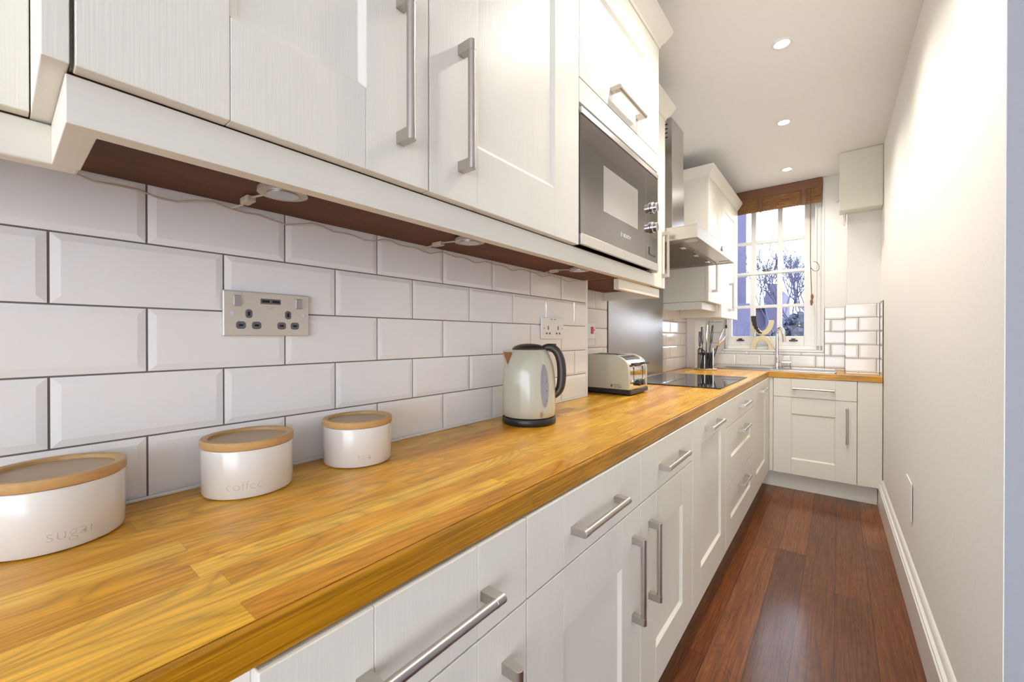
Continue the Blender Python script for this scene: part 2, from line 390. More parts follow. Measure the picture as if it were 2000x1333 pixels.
def handle(parent, fr, uc, vc, L=.224, level=True, m=None, name='handle'):
    bm = bmesh.new(); s = .037; hw = .0078
    for e in (-1, 1):
        q = e * (L / 2 - .0095); prof_ = [(-hw, 0), (hw, 0)] + [(hw * math.cos(a), s - hw + hw * math.sin(a)) for a in [PI * k / 8 for k in range(9)]]
        q0, q1 = q - .0095, q + .0095
        if level: prism(bm, prof_, q0, q1, fr=FR(fr(uc, vc, 0), fr.v, fr.n, fr.u))
        else: prism(bm, prof_, q0, q1, fr=FR(fr(uc, vc, 0), fr.u, fr.n, fr.v))
    d = L / 2 - .012
    a = (uc - d, vc, s - .0078) if level else (uc, vc - d, s - .0078)
    b = (uc + d, vc, s - .0078) if level else (uc, vc + d, s - .0078)
    tube(bm, [fr(*a), fr(*b)], .0072, 20, cap=False)
    return obj(name, bm, m or M_nickel, parent, smooth=True, bev=.0005, angle=30)
XD = .480
G = .0015
F1 = FX(XD)
ZD0, ZD1, ZDR = .130, .856, .7135
def base_cab(y0, y1, kind, label, hside=None):
    t = thing('base_cabinet', (.25, (y0 + y1) / 2, 0), label, 'kitchen cabinet', None)
    back = XT if y0 < 1.6 else (XR0 if y0 > 1.8 else XT)
    obj('carcass', B((back + .01, XD - .021, y0 + .001, y1 - .001, .13, .858)), M_int, t)
    if kind in ('dd',):
        bm = bmesh.new(); shaker(bm, F1, y0 + G, y1 - G, ZDR + G, ZD1, .122, .122, .2, .2)
        d = obj('drawer_front', bm, M_v, t, bev=.0012); handle(d, F1, (y0 + y1) / 2, .779)
        bm = bmesh.new(); shaker(bm, F1, y0 + G, y1 - G, ZD0, ZDR - G, .122, .122, .122, .116)
        d = obj('door', bm, M_v, t, bev=.0012); handle(d, F1, hside, .535, level=False)
    if kind == 'tall':
        bm = bmesh.new(); shaker(bm, F1, y0 + G, y1 - G, ZD0, ZD1, .12, .105, .105, .13)
        d = obj('door', bm, M_v, t, bev=.0012); handle(d, F1, (y0 + y1) / 2 - .0, .802)
    if kind == 'drawers':
        for a, b, hz in ((.731, ZD1, .799), (.4385, .728, .667), (ZD0, .4355, .369)):
            bm = bmesh.new(); sm = b - a < .2
            shaker(bm, F1, y0 + G, y1 - G, a, b, .118, .118, .2 if sm else .095, .2 if sm else .125)
            d = obj('drawer_front', bm, M_v, t, bev=.0012); handle(d, F1, (y0 + y1) / 2 + .01, hz)
    return t
base_cab(.151, .574, 'dd', 'nearest cream base cabinet, drawer over door, cut by the bottom of the photo', .513)
base_cab(.574, 1.098, 'dd', 'cream base cabinet with its upright door handle on the far side, second from the camera', 1.045)
base_cab(1.098, 1.61, 'dd', 'cream base cabinet in front of the kettle with its upright handle on the near side', 1.165)
base_cab(1.61, 2.189, 'tall', 'cream base cabinet with one full-height door and level handle, before the drawer stack')
base_cab(2.189, 3.005, 'drawers', 'cream base cabinet of three stacked drawers under the hob')
base_cab(3.005, 3.645, 'tall', 'farthest cream base cabinet of the long run, full-height door beside the inner corner')
t = thing('corner_post', (.45, 3.7, 0), 'plain cream filler strip in the inner corner between the two cabinet runs', 'filler panel')
obj('panel', B((.44, XD, 3.647, 3.79, .13, .858)), M_v, t, bev=.001)
obj('return_panel', B((XD + .001, .5045, 3.772, 3.79, .13, .858)), M_v, t, bev=.001)
o = obj('kickboard', B((.408, .424, .151, 3.83, 0, .129)), M_h); tag(o, 'recessed plinth board under the long run of cream cabinets', 'plinth')
o = obj('kickboard', B((.426, xr(3.82) - .026, 3.822, 3.838, 0, .129)), M_h); tag(o, 'cream plinth board under the sink cabinet at the far end of the floor', 'plinth')
# sink run
YC = 3.761; F2 = FY(YC)
t = thing('sink_cabinet', (.76, 4.0, 0), 'cream sink cabinet at the far end with drawer front over one panelled door', 'kitchen cabinet')
obj('carcass', bmesh_c := B((.51, .526, YC + .021, 4.27, .13, .75), (.985, 1.003, YC + .021, 3.93, .13, .75), (.526, .985, YC + .021, 3.93, .13, .15), (.51, 1.003, YC + .021, YC + .03, .13, .858)), M_int, t)
bm = bmesh.new(); shaker(bm, F2, .508, 1.005, ZDR + .002, .8565, .115, .118, .2, .2); d = obj('drawer_front', bm, M_v, t, bev=.0012); handle(d, F2, .7565, .783, .25)
bm = bmesh.new(); shaker(bm, F2, .508, 1.005, ZD0, ZDR - .001, .115, .118, .122, .116); d = obj('door', bm, M_v, t, bev=.0012); handle(d, F2, .952, .538, .25, level=False)
o = obj('filler_panel', B((1.008, xr(3.77) - .004, YC + .004, YC + .022, .13, .858)), M_v, bev=.001)
tag(o, 'plain cream end panel between the sink cabinet and the right wall', 'panel')

# ------------------------------------------------------------------ worktop
t = thing('worktop', (.3, 2, .86), 'glossy oak block worktop running in an L from the foreground to the sink', 'worktop')
WF = .467
bm = bmesh.new()
prism(bm, [(0.001, -1.2), (WF, -1.2), (WF, YC - .004), (XR0 + .001, YC - .004), (XR0 + .001, YS + .004), (.001, YS + .004)], .86, .90)
obj('long_run', bm, M_oak, t)
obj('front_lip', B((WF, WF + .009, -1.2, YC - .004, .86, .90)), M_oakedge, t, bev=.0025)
xe = xr(3.8) - .004
bm = bmesh.new()
box(bm, XR0 + .001, xe, YC - .004, 3.80, .86, .90)
box(bm, -.078, xe, 3.80, 3.90, .86, .90); box(bm, xe - .19, xe, 3.90, 3.938, .86, .90)
box(bm, -.078, .05, 3.90, 4.288, .86, .90); box(bm, .05, .94, 4.25, 4.288, .86, .90); box(bm, .86, .94, 3.90, 4.25, .86, .90)
obj('sink_run', bm, M_oakx, t)

# ------------------------------------------------------------------ sink, tap
t = thing('sink', (.45, 4.07, .9), 'stainless steel inset sink and drainer under the window', 'sink')
z0 = .9005
bm = bmesh.new()
sx0, sx1, sy0, sy1 = .022, .892, 3.868, 4.262
bx0, bx1, by0, by1 = .10, .46, 3.91, 4.16
for a in ((sx0, bx0, sy0, sy1), (bx1, sx1, sy0, sy1), (bx0, bx1, sy0, by0), (bx0, bx1, by1, sy1)): box(bm, a[0], a[1], a[2], a[3], z0, z0 + .003)
for a in ((sx0, sx1, sy0, sy0 + .012), (sx0, sx1, sy1 - .012, sy1), (sx0, sx0 + .012, sy0, sy1), (sx1 - .012, sx1, sy0, sy1)): box(bm, *a, z0, z0 + .007)
obj('rim', bm, M_steel, t, bev=.0015)
bm = bmesh.new()
for k in range(9): box(bm, .53 + k * .036, .536 + k * .036, 3.93, 4.19, z0 + .003, z0 + .0045)
obj('drainer_ribs', bm, M_steel, t)
bm = bmesh.new(); w_ = .002; zb = .765
box(bm, bx0, bx1, by0, by1, zb, zb + w_)
for a in ((bx0, bx0 + w_, by0, by1), (bx1 - w_, bx1, by0, by1), (bx0, bx1, by0, by0 + w_), (bx0, bx1, by1 - w_, by1)): box(bm, *a, zb, z0)
obj('bowl', bm, M_steel, t)
bm = bmesh.new(); lathe(bm, [(.0, .0), (.035, .0), (.035, .003), (.0, .001)], (.28, 4.03), z=zb + w_); obj('drain', bm, M_chrome, t, smooth=True)
t = thing('tap', (.487, 4.21, .904), 'tall chrome swan-neck tap standing behind the sink', 'tap')
bm = bmesh.new(); lathe(bm, [(.028, 0), (.028, .006), (.022, .012), (.0205, .10), (.017, .106), (0, .106)], (.487, 4.21), z=.904, n=32); obj('base', bm, M_chrome, t, smooth=True)
pts = [(.487, 4.21, 1.0), (.487, 4.21, 1.20)]
for k in range(1, 13):
    a = PI * k / 13; pts.append((.487 + .026 * (1 - math.cos(a)), 4.21 - .045 * (1 - math.cos(a)), 1.20 + .045 * math.sin(a)))
pts += [(.541, 4.117, 1.19), (.545, 4.11, 1.15)]
bm = bmesh.new(); tube(bm, pts, .0135, 16); obj('spout', bm, M_chrome, t, smooth=True)
bm = bmesh.new(); tube(bm, [(.545, 4.11, 1.152), (.546, 4.108, 1.128)], .0135, 16); obj('nozzle', bm, M_chrome, t, smooth=True)
bm = bmesh.new(); tube(bm, [(.487, 4.205, 1.05), (.468, 4.17, 1.075), (.448, 4.14, 1.112)], .0048, 10); obj('lever', bm, M_chrome, t, smooth=True)
t = thing('sink_caddy', (.55, 4.2, .904), 'small clear tray on chrome legs just right of the tap', 'caddy')
for x in (.527, .586):
    for y in (4.175, 4.225):
        bm = bmesh.new(); tube(bm, [(x, y, .9045), (x, y, .953)], .004, 8); obj('leg', bm, M_chrome, t, smooth=True)
bm = bmesh.new(); box(bm, .519, .594, 4.165, 4.235, .952, .968); obj('shelf', bm, M_chrome, t, bev=.004)
bm = bmesh.new(); prism(bm, [(.522, .969), (.588, .969), (.582, 1.012), (.536, 1.008)], -.03, .03, fr=FY(4.2)); obj('tray', bm, M_white, t, bev=.006)

# ------------------------------------------------------------------ window
win = thing('window_1', (.42, 4.4, 1.04), 'white sash window', 'window'); del win['label'], win['category']; win['kind'] = 'structure'
def fbox(x0, x1, z0_, z1_, y0_, y1_): return (x0, x1, y0_, y1_, z0_, z1_)
bm = bmesh.new()
for b in (fbox(WX0 + .0, .072, 1.093, ZC, 4.33, 4.50), fbox(.745, WX1, 1.093, ZC, 4.33, 4.50), fbox(WX0, WX1, WZ0, 1.093, 4.36, 4.50), fbox(.072, .745, 2.44, ZC, 4.33, 4.50)): box(bm, *b)
o = obj('frame', bm, M_gloss, win, bev=.003); o['kind'] = 'structure'
bm = bmesh.new(); box(bm, WX0 + .001, WX1 - .001, 4.294, 4.36, WZ0 + .001, WZ0 + .018)
box(bm, WX0 - .0, WX0 + .012, 4.292, 4.33, WZ0 + .018, ZC - .001); box(bm, WX1 - .012, WX1, 4.292, 4.33, WZ0 + .018, ZC - .001)
o = obj('sill', bm, M_gloss, win, bev=.003)
bm = bmesh.new(); box(bm, .745, .757, 4.315, 4.33, 1.06, ZC); box(bm, .775, .785, 4.322, 4.33, 1.06, ZC); box(bm, .06, .072, 4.315, 4.33, 1.06, ZC)
box(bm, .07, .75, 4.345, 4.36, 1.06, 1.078)
obj('mouldings', bm, M_gloss, win, bev=.003)
def sash(name, z0s, z1s, rb, rt, ys, zbar):
    bm = bmesh.new(); y0_, y1_ = ys, ys + .04
    box(bm, .072, .104, y0_, y1_, z0s, z1s); box(bm, .667, .745, y0_, y1_, z0s, z1s)
    box(bm, .104, .667, y0_, y1_, z0s, z0s + rb); box(bm, .104, .667, y0_, y1_, z1s - rt, z1s)
    for a, b in ((.257, .298), (.467, .506)): box(bm, a, b, y0_ + .004, y1_ - .004, z0s + rb, z1s - rt)
    for a, b in zbar: box(bm, .104, .667, y0_ + .006, y1_ - .006, a, b)
    s = obj(name, bm, M_gloss, win, bev=.004)
    g = obj('pane', B((.09, .68, y0_ + .018, y0_ + .022, z0s + rb - .01, z1s - rt + .01)), M_glass, s)
    return s
s1 = sash('lower_sash', 1.093, 1.772, .086, .027, 4.375, [(1.437, 1.464)])
s2 = sash('upper_sash', 1.745, 2.44, .03, .09, 4.42, [(2.035, 2.067)])
for x in (.178, .591):
    bm = bmesh.new(); box(bm, x - .032, x + .032, 4.371, 4.375, 1.133, 1.146); box(bm, x - .015, x + .015, 4.362, 4.375, 1.144, 1.158); tube(bm, [(x - .02, 4.363, 1.14), (x + .02, 4.363, 1.14)], .006, 8)
    obj('sash_lift', bm, M_darkbrown, s1, bev=.001, label='dark sash lift on the bottom rail')
bm = bmesh.new(); box(bm, .36, .42, 4.372, 4.40, 1.772, 1.778); tube(bm, [(.35, 4.37, 1.783), (.40, 4.38, 1.79), (.43, 4.39, 1.795)], .005, 8)
obj('sash_catch', bm, M_darkbrown, s1, label='dark metal sash catch on the meeting rail')
# blind
t = thing('roman_blind', (.42, 4.28, 2.3), 'brown woven-wood blind gathered up at the top of the window', 'blind')
obj('head_rail', B((.045, .796, 4.262, 4.288, 2.418, 2.494)), M_valance, t, bev=.002)
bm = bmesh.new()
for k in range(5):
    y = 4.268 + .0045 * k; box(bm, .05, .790, y, y + .003, 2.292 + .008 * k, 2.45)
for k in range(3): tube(bm, [(.05, 4.266, 2.296 + .034 * k), (.790, 4.266, 2.296 + .034 * k)], .004, 8)
obj('woven_folds', bm, M_canvas, t)
for x in (.355, .668):
    bm = bmesh.new(); tube(bm, [(x - .018, 4.262, 2.42), (x - .018, 4.258, 2.30), (x, 4.256, 2.285), (x + .018, 4.258, 2.30), (x + .018, 4.262, 2.42)], .005, 8); box(bm, x - .014, x + .014, 4.262, 4.266, 2.29, 2.42)
    obj('gathering_strap', bm, M_valance, t, smooth=True)
bm = bmesh.new(); tube(bm, [(.716, 4.268, 2.42), (.716, 4.268, 1.80), (.717, 4.268, 1.78), (.724, 4.268, 1.53)], .0028, 8)
pts = [(.716 + .03 * (1 - math.cos(a)), 4.268, 1.775 - .04 * math.sin(a) - .012 * (1 - math.cos(a))) for a in [k * PI / 8 for k in range(0, 14)]]
tube(bm, pts, .0022, 8); obj('pull_cord', bm, M_cord, t, smooth=True)
bm = bmesh.new()
for dx, zz in ((0, 1.50), (-.004, 1.455)): tube(bm, [(.727 + dx, 4.268, zz + .03), (.729 + dx, 4.268, zz + .01), (.727 + dx, 4.268, zz - .018)], lambda q: .005 + .007 * math.sin(PI * min(1, q * .9 + .1)), 10)
obj('cord_tassel', bm, plain('tassel_wood', (.28, .14, .07), .6), t, smooth=True)
# sculpture on the sill: one arch with a second, upturned one on top
def band(bm, pts, half, y0_, y1_):
    P = [Vector((p[0], p[1])) for p in pts]; n = len(P); L, R = [], []
    for i in range(n):
        d = (P[min(i + 1, n - 1)] - P[max(i - 1, 0)]).normalized(); nn = Vector((d.y, -d.x))
        hw = half if not callable(half) else half(i / (n - 1))
        L.append(P[i] + nn * hw); R.append(P[i] - nn * hw)
    ring = [[bm.verts.new((q.x, y, q.y)) for q, y in ((L[i], y0_), (L[i], y1_), (R[i], y1_), (R[i], y0_))] for i in range(n)]
    for a, b in zip(ring, ring[1:]):
        for k in range(4): bm.faces.new((a[k], a[(k + 1) % 4], b[(k + 1) % 4], b[k]))
    bm.faces.new(ring[0][::-1]); bm.faces.new(ring[-1])
t = thing('arch_sculpture', (.36, 4.32, 1.06), 'cream two-arch ornament on the window sill, one arch upturned on the other', 'ornament')
zs = WZ0 + .0185
lo = [(.361 - .073 * math.cos(a), zs + .104 * math.sin(a)) for a in [k * PI / 24 for k in range(25)]]
bm = bmesh.new(); band(bm, lo, .021, 4.302, 4.334); obj('lower_arch', bm, M_wax, t, bev=.004)
zt_ = zs + .104 + .043
up = [(.361 - .072 * math.cos(a), zt_ + (.155 if math.cos(a) > 0 else .115) * (1 - math.sin(a))) for a in [k * PI / 24 for k in range(25)]]
bm = bmesh.new(); band(bm, up, .020, 4.302, 4.334); obj('upper_arch', bm, M_wax, t, bev=.004)
up2 = [(x + .006 * math.sin(k), z + .0125) for k, (x, z) in enumerate(up[:13])]
bm = bmesh.new(); band(bm, [(x + (.007 if k < 9 else 0), z + .002) for k, (x, z) in enumerate(up[:13])], lambda q: .021 - .014 * q + .003 * math.sin(q * 40), 4.298, 4.338)
obj('bark_patch', bm, M_bark, t, label='rough dark bark on the left arm of the upper arch')

# ------------------------------------------------------------------ wall cabinets
XL = .183; XU = .340; FU = FX(XU); ZU0, ZU1 = 1.4265, 2.325
CROWN = [(.0, 2.318), (.004, 2.318), (.006, 2.33), (.020, 2.345), (.040, 2.378), (.044, 2.392), (0, 2.392)]
def cornice(path, label):
    bm = bmesh.new(); sweep(bm, path, CROWN); o = obj('cornice', bm, M_h); return tag(o, label, 'cornice')
def pelmet(path, label, z0_=1.377, z1_=1.4245):
    bm = bmesh.new(); sweep(bm, path, [(-.024, z0_), (0, z0_), (0, z1_), (-.024, z1_)])
    o = obj('pelmet', bm, M_h, bev=.003, seg=3); return tag(o, label, 'pelmet')
t = thing('wall_cabinet', (.17, .53, 1.42), 'large cream wall cabinet with two panelled doors above the canisters', 'wall cabinet')
obj('carcass', B((.001, XU - .021, .046, 1.0045, 1.4305, 2.36)), M_int, t)
obj('underside', B((.001, XU - .026, .046, 1.0045, 1.4245, 1.430)), M_under, t, label='dark brown underside board')
bm = bmesh.new(); shaker(bm, FU, .048, .4735, ZU0, ZU1, .126, .121, .125, .123); d = obj('door', bm, M_v, t, bev=.0012); handle(d, FU, .414, 1.604, .238, level=False)
bm = bmesh.new(); shaker(bm, FU, .4765, 1.0055, ZU0, ZU1, .122, .122, .125, .121); d = obj('door', bm, M_v, t, bev=.0012); handle(d, FU, .552, 1.602, .238, level=False)
o = obj('filler_panel', B((.001, XL - .022, .0265, .0445, 1.4265, 2.36), (XL - .022, XU - .001, .0265, .0445, 1.4265, 2.36)), M_v, bev=.001); tag(o, 'narrow cream strip beside the wall cabinet at the upper left edge', 'panel')
# shallower unit at the very left

t = thing('wall_cabinet', (.09, -.25, 1.42), 'shallower wall cabinet at the extreme upper left, set back from the others', 'wall cabinet')
obj('carcass', B((.001, XL - .021, -.60, .0255, 1.4305, 2.36)), M_int, t)
obj('underside', B((.001, XL - .023, -.60, .0255, 1.4245, 1.430)), M_under, t, label='dark brown underside board')
bm = bmesh.new(); shaker(bm, FX(XL), -.55, .0255, ZU0, ZU1, .124, .124, .125, .123); d = obj('door', bm, M_v, t, bev=.0012)
# microwave housing
t = thing('microwave_housing', (.17, 1.33, 1.42), 'cream wall cabinet that holds the built-in microwave, with a lift-up door above', 'wall cabinet')
obj('carcass', B((.001, XU - .021, 1.0065, 1.021, 1.4305, 1.822), (.001, XU - .021, 1.633, 1.647, 1.4305, 1.822), (.001, .012, 1.021, 1.633, 1.4305, 1.822), (.001, XU - .021, 1.0065, 1.647, 1.824, 2.36)), M_int, t)
obj('stile', B((XU - .021, XU, 1.6315, 1.647, 1.4265, 2.325)), M_v, t, bev=.001)
obj('underside', B((.001, XU - .026, 1.0065, 1.647, 1.4245, 1.430)), M_under, t, label='dark brown underside board')
bm = bmesh.new(); box(bm, 1.0085, 1.08, 1.8235, 1.889, -.02, 0, fr=FU); box(bm, 1.0805, 1.56, 1.8235, 1.889, -.02, 0, fr=FU); box(bm, 1.5605, 1.6305, 1.8235, 1.889, -.02, 0, fr=FU)
obj('fascia', bm, M_h, t, bev=.001)
bm = bmesh.new(); shaker(bm, FU, 1.0085, 1.6305, 1.893, ZU1, .124, .134, .122, .135); d = obj('door', bm, M_v, t, bev=.0012); handle(d, FU, 1.317, 1.948)
# microwave
t = thing('microwave', (.2, 1.32, 1.44), 'built-in microwave with mirror-grey glass front and two chrome dials', 'microwave')
obj('body', B((.02, XU - .0035, 1.026, 1.628, 1.4605, 1.790), (.02, XU - .022, 1.026, 1.628, 1.4385, 1.4605)), M_black, t)
FM = FX(XU + .0)
obj('door_glass', B((1.0095, 1.502, 1.460, 1.792, -.003, .003), fr=FM), M_mwglass, t, bev=.001)
obj('control_panel', B((1.5035, 1.6305, 1.460, 1.792, -.003, .003), fr=FM), M_mwglass, t, bev=.001)
obj('viewing_window', B((1.151, 1.423, 1.553, 1.692, .003, .0036), fr=FM), M_mwwin, t)
obj('trim_strip', B((1.0095, 1.6305, 1.7925, 1.810, -.003, .006), fr=FM), M_steel, t, bev=.001, label='steel strip along the top')
obj('trim_strip', B((1.0095, 1.6305, 1.4295, 1.4595, -.003, .006), fr=FM), M_steel, t, bev=.001, label='steel strip along the bottom')
for z in (1.662, 1.588):
    bm = bmesh.new(); tube(bm, [(XU + .003, 1.560, z), (XU + .012, 1.560, z)], .021, 28); tube(bm, [(XU + .012, 1.560, z), (XU + .026, 1.560, z)], .017, 28)
    obj('dial', bm, M_chrome, t, bev=.0015, smooth=True)
bm = bmesh.new(); box(bm, 1.533, 1.604, 1.482, 1.512, .003, .0042, fr=FM); obj('door_button', bm, M_black, t, bev=.001)
obj('button_face', B((1.5355, 1.6015, 1.4845, 1.5095, .0042, .0052), fr=FM), M_mwglass, t)
def text(parent, s, size, fr, u, v, n, m, name='lettering', align='LEFT', ext=.0002, wrap=None, offset=0, sx=1):
    cu = bpy.data.curves.new(name, 'FONT'); cu.body = s; cu.size = size; cu.align_x = align; cu.extrude = ext; cu.offset = offset; cu.resolution_u = 3
    tmp = bpy.data.objects.new('tmp', cu); C.objects.link(tmp)
    dg = bpy.context.evaluated_depsgraph_get(); me = bpy.data.meshes.new_from_object(tmp.evaluated_get(dg))
    bpy.data.objects.remove(tmp)
    bm = bmesh.new(); bm.from_mesh(me)
    for vtx in bm.verts:
        x, y, z = vtx.co; x *= sx
        vtx.co = wrap(x, y, z) if wrap else fr(u + x, v + y, n + z)
    return obj(name, bm, m, parent)
text(t, 'BOSCH', .0165, FM, 1.297, 1.5035, .0034, M_ltrw, sx=1.15)
bm = bmesh.new()
for k in range(20):
    a0, a1 = 2 * PI * k / 20, 2 * PI * (k + 1) / 20
    bm.faces.new([bm.verts.new(FM(1.281 + r * math.cos(a), 1.509 + r * math.sin(a), .0036)) for r, a in ((.0075, a0), (.0075, a1), (.0062, a1), (.0062, a0))])
box(bm, 1.2785, 1.280, 1.504, 1.514, .0033, .0037, fr=FM); box(bm, 1.282, 1.2835, 1.504, 1.514, .0033, .0037, fr=FM); box(bm, 1.280, 1.282, 1.5083, 1.5097, .0033, .0037, fr=FM)
obj('emblem', bm, M_ltrw, t)
cornice([(.001, .027), (XU, .027), (XU, 1.648), (.001, 1.648)], 'cream cornice along the tops of the nearest wall cabinets')
pelmet([(.1665, .043), (.322, .043), (.322, 1.66), (.300, 1.66)], 'long cream pelmet under the large wall cabinet and microwave')
pelmet([(.166, -.60), (.166, .0665)], 'short cream pelmet at the extreme left, under the shallower cabinet')
# narrow unit in the recess, before the hood
XN = .18; FN = FX(XN)
t = thing('wall_cabinet', (0, 1.95, 1.42), 'narrow recessed wall cabinet wedged between the microwave and the steel extractor hood', 'wall cabinet')
obj('carcass', B((XR0 + .001, -.009, YS + .003, 2.212, 1.4305, 2.36), (.003, XN - .021, 1.650, 2.212, 1.4305, 2.36)), M_int, t)
obj('underside', B((XR0 + .001, XN - .023, YS + .003, 2.212, 1.4245, 1.430)), M_under, t, label='dark brown underside board')
obj('door', B((1.652, 2.215, ZU0, ZU1, -.02, 0), fr=FN), M_v, t, bev=.0012)
hd = [c for c in t.children if c.name.startswith('door')][0]
handle(hd, FN, 2.175, 1.60, .238, level=False)
cornice([(XN - .0, 1.70), (XN, 2.215), (XR0 + .001, 2.215)], 'cream cornice end showing behind the microwave cabinet, left of the steel chimney')
pelmet([(.16, 1.675), (.16, 2.188), (XR0 + .001, 2.188)], 'cream pelmet under the narrow recessed cabinet, left of the hood')
# corner unit beyond the hood
XK = .172; FK = FX(XK)
t = thing('wall_cabinet', (0, 3.7, 1.32), 'cream two-door corner wall cabinet beside the window, beyond the extractor hood', 'wall cabinet')
obj('carcass', B((XR0 + .001, XK - .021, 3.178, 3.60, 1.4305, 2.36), (XR0 + .001, XK - .021, 3.60, 3.797, 1.33, 2.36), (-.078, XK - .021, 3.797, 4.17, 1.33, 2.36)), M_v, t, bev=.001)
bm = bmesh.new(); shaker(bm, FK, 3.18, 3.598, 1.428, ZU1, .10, .10, .125, .12); d = obj('door', bm, M_v, t, bev=.0012); handle(d, FK, 3.30, 1.62, .238, level=False)
bm = bmesh.new(); shaker(bm, FK, 3.602, 4.262, 1.327, ZU1, .14, .14, .125, .12); d = obj('door', bm, M_v, t, bev=.0012); handle(d, FK, 3.90, 1.51, .238, level=False)
cornice([(XR0 + .001, 3.177), (XK, 3.177), (XK, 4.24)], 'cream cornice on the corner cabinet beside the window')
pelmet([(XR0 + .001, 3.182), (.13, 3.182), (.13, 3.598)], 'cream pelmet under the corner cabinet beyond the hood', z0_=1.372, z1_=1.4285)
# tiny hook dangling under that cabinet
bm = bmesh.new(); tube(bm, [(.10, 4.15, 1.3295), (.10, 4.15, 1.295)], .003, 8); tube(bm, [(.10, 4.15, 1.28), (.10, 4.15, 1.25)], .009, 10); tube(bm, [(.10, 4.15, 1.295), (.10, 4.15, 1.28)], .003, 8)
o = obj('cord_pull', bm, M_black, smooth=True); tag(o, 'small black pull hanging under the corner wall cabinet', 'cord pull')

# under-cabinet lights and their flex
for i, y in enumerate((.305, .755, 1.325)):
    t = thing('cabinet_light', (.165, y, 1.42), ['round under-cabinet light above the coffee canister', 'round under-cabinet light in the middle of the brown underside', 'round under-cabinet light nearest the microwave'][i], 'cabinet light', 'round lights under the wall cabinets')
    bm = bmesh.new(); lathe(bm, [(0, 0), (.026, 0), (.028, -.001), (.036, -.003), (.038, -.006), (.038, -.0115), (0, -.0115)], (.165, y), z=1.424, n=40, close_bot=False); obj('housing', bm, M_puck, t, smooth=True)
    bm = bmesh.new(); lathe(bm, [(0, 0), (.024, 0), (.024, -.002), (0, -.002)], (.165, y), z=1.4123, n=32); obj('lens', bm, M_steel, t, smooth=True)
t = thing('lighting_flex', (.02, .6, 1.42), 'thin pale flex strung along the top of the tiles under the wall cabinets', 'cable')
bm = bmesh.new()
pts = []
for k in range(60):
    y = .07 + k * 1.5 / 59
    sag = .010 * abs(math.sin(k * .42)) + .004 * math.sin(k * 1.7)
    pts.append((.010 + .003 * math.sin(k), y, 1.4165 - sag))
tube(bm, pts, .0016, 6)
for y in (.305, .755, 1.325): tube(bm, [(.126, y - .01, 1.419), (.08, y - .02, 1.420), (.03, y - .016, 1.418), (.012, y - .03, 1.412)], .0018, 6)
obj('flex', bm, M_wire, t, smooth=True)
for y in (.305, .755, 1.325):
    obj('connector', B((.05, .085, y - .027, y - .012, 1.4125, 1.4235)), M_wire, t, bev=.002)

# ------------------------------------------------------------------ extractor hood, splashback, hob
t = thing('extractor_hood', (0, 2.7, 1.68), 'brushed steel extractor hood with square chimney above the hob', 'extractor hood')
HY0, HY1 = 2.224, 3.172
bm = bmesh.new(); HX = .340; a = .004
box(bm, XR0 + .001, HX, HY0, HY1, 1.745, 1.750)
box(bm, HX - a, HX, HY0, HY1, 1.680, 1.745); box(bm, XR0 + .001, HX - a, HY0, HY0 + a, 1.680, 1.745); box(bm, XR0 + .001, HX - a, HY1 - a, HY1, 1.680, 1.745); box(bm, XR0 + .001, XR0 + a, HY0 + a, HY1 - a, 1.680, 1.745)
obj('canopy', bm, M_steel, t, bev=.001)
obj('underside_plate', B((XR0 + .006, HX - .006, HY0 + .006, HY1 - .006, 1.684, 1.690)), M_steel, t)
for k in range(3):
    y0_ = 2.29 + k * .275
    bm = bmesh.new(); box(bm, XR0 + .04, HX - .10, y0_, y0_ + .265, 1.678, 1.684)
    for q in range(12): box(bm, XR0 + .055, HX - .115, y0_ + .014 + q * .0205, y0_ + .020 + q * .0205, 1.6765, 1.678)
    f = obj('grease_filter', bm, plain('filter_mesh', (.34, .31, .28), .4, .9, bump=.0004, scale=(260, 260, 260)), t)
    obj('filter_catch', B((HX - .14, HX - .115, y0_ + .10, y0_ + .16, 1.672, 1.6765)), M_chrome, f, bev=.001)
for y in (2.30, 3.09):
    bm = bmesh.new(); lathe(bm, [(0, 0), (.03, 0), (.032, -.003), (0, -.003)], (HX - .05, y), z=1.6838); obj('hood_lamp', bm, M_white, t, smooth=True)
obj('switch_strip', B((2.76, 2.80, 1.700, 1.712, .001, .0025), (2.775, 2.785, 1.712, 1.728, .001, .0025), fr=FX(HX)), M_black, t)
CX, C0, C1 = .115, 2.546, 2.788
bm = bmesh.new(); box(bm, XR0 + .001, CX, C0, C1, 1.7505, 2.17); box(bm, XR0 + .001, CX - .004, C0 + .004, C1 - .004, 2.17, ZC - .002)
ch = obj('chimney', bm, M_steelh, t, bev=.001)
bm = bmesh.new()
for k in range(4): box(bm, -.02, .085, 2.385 + k * .026, 2.391 + k * .026, -.0035, -.0025, fr=FY(C0))
obj('vent_slots', bm, M_hole, ch)
o = obj('splashback', B((XR0 - .002, XR0 + .003, 2.224, 3.172, .9005, 1.676)), M_steelv); tag(o, 'tall brushed steel splashback sheet on the wall behind the hob', 'splashback')
t = thing('hob', (.17, 2.72, .9), 'flush black glass hob reflecting the wall tiles', 'hob')
obj('glass_top', B((-.095, .425, 2.335, 3.113, .9005, .9055)), M_blackglass, t, bev=.001)
obj('edge_trim', B((-.098, .428, 2.332, 2.335, .9003, .904), (-.098, .428, 3.113, 3.116, .9003, .904), (.425, .428, 2.335, 3.113, .9003, .904), (-.098, -.095, 2.335, 3.113, .9003, .904)), M_black, t)

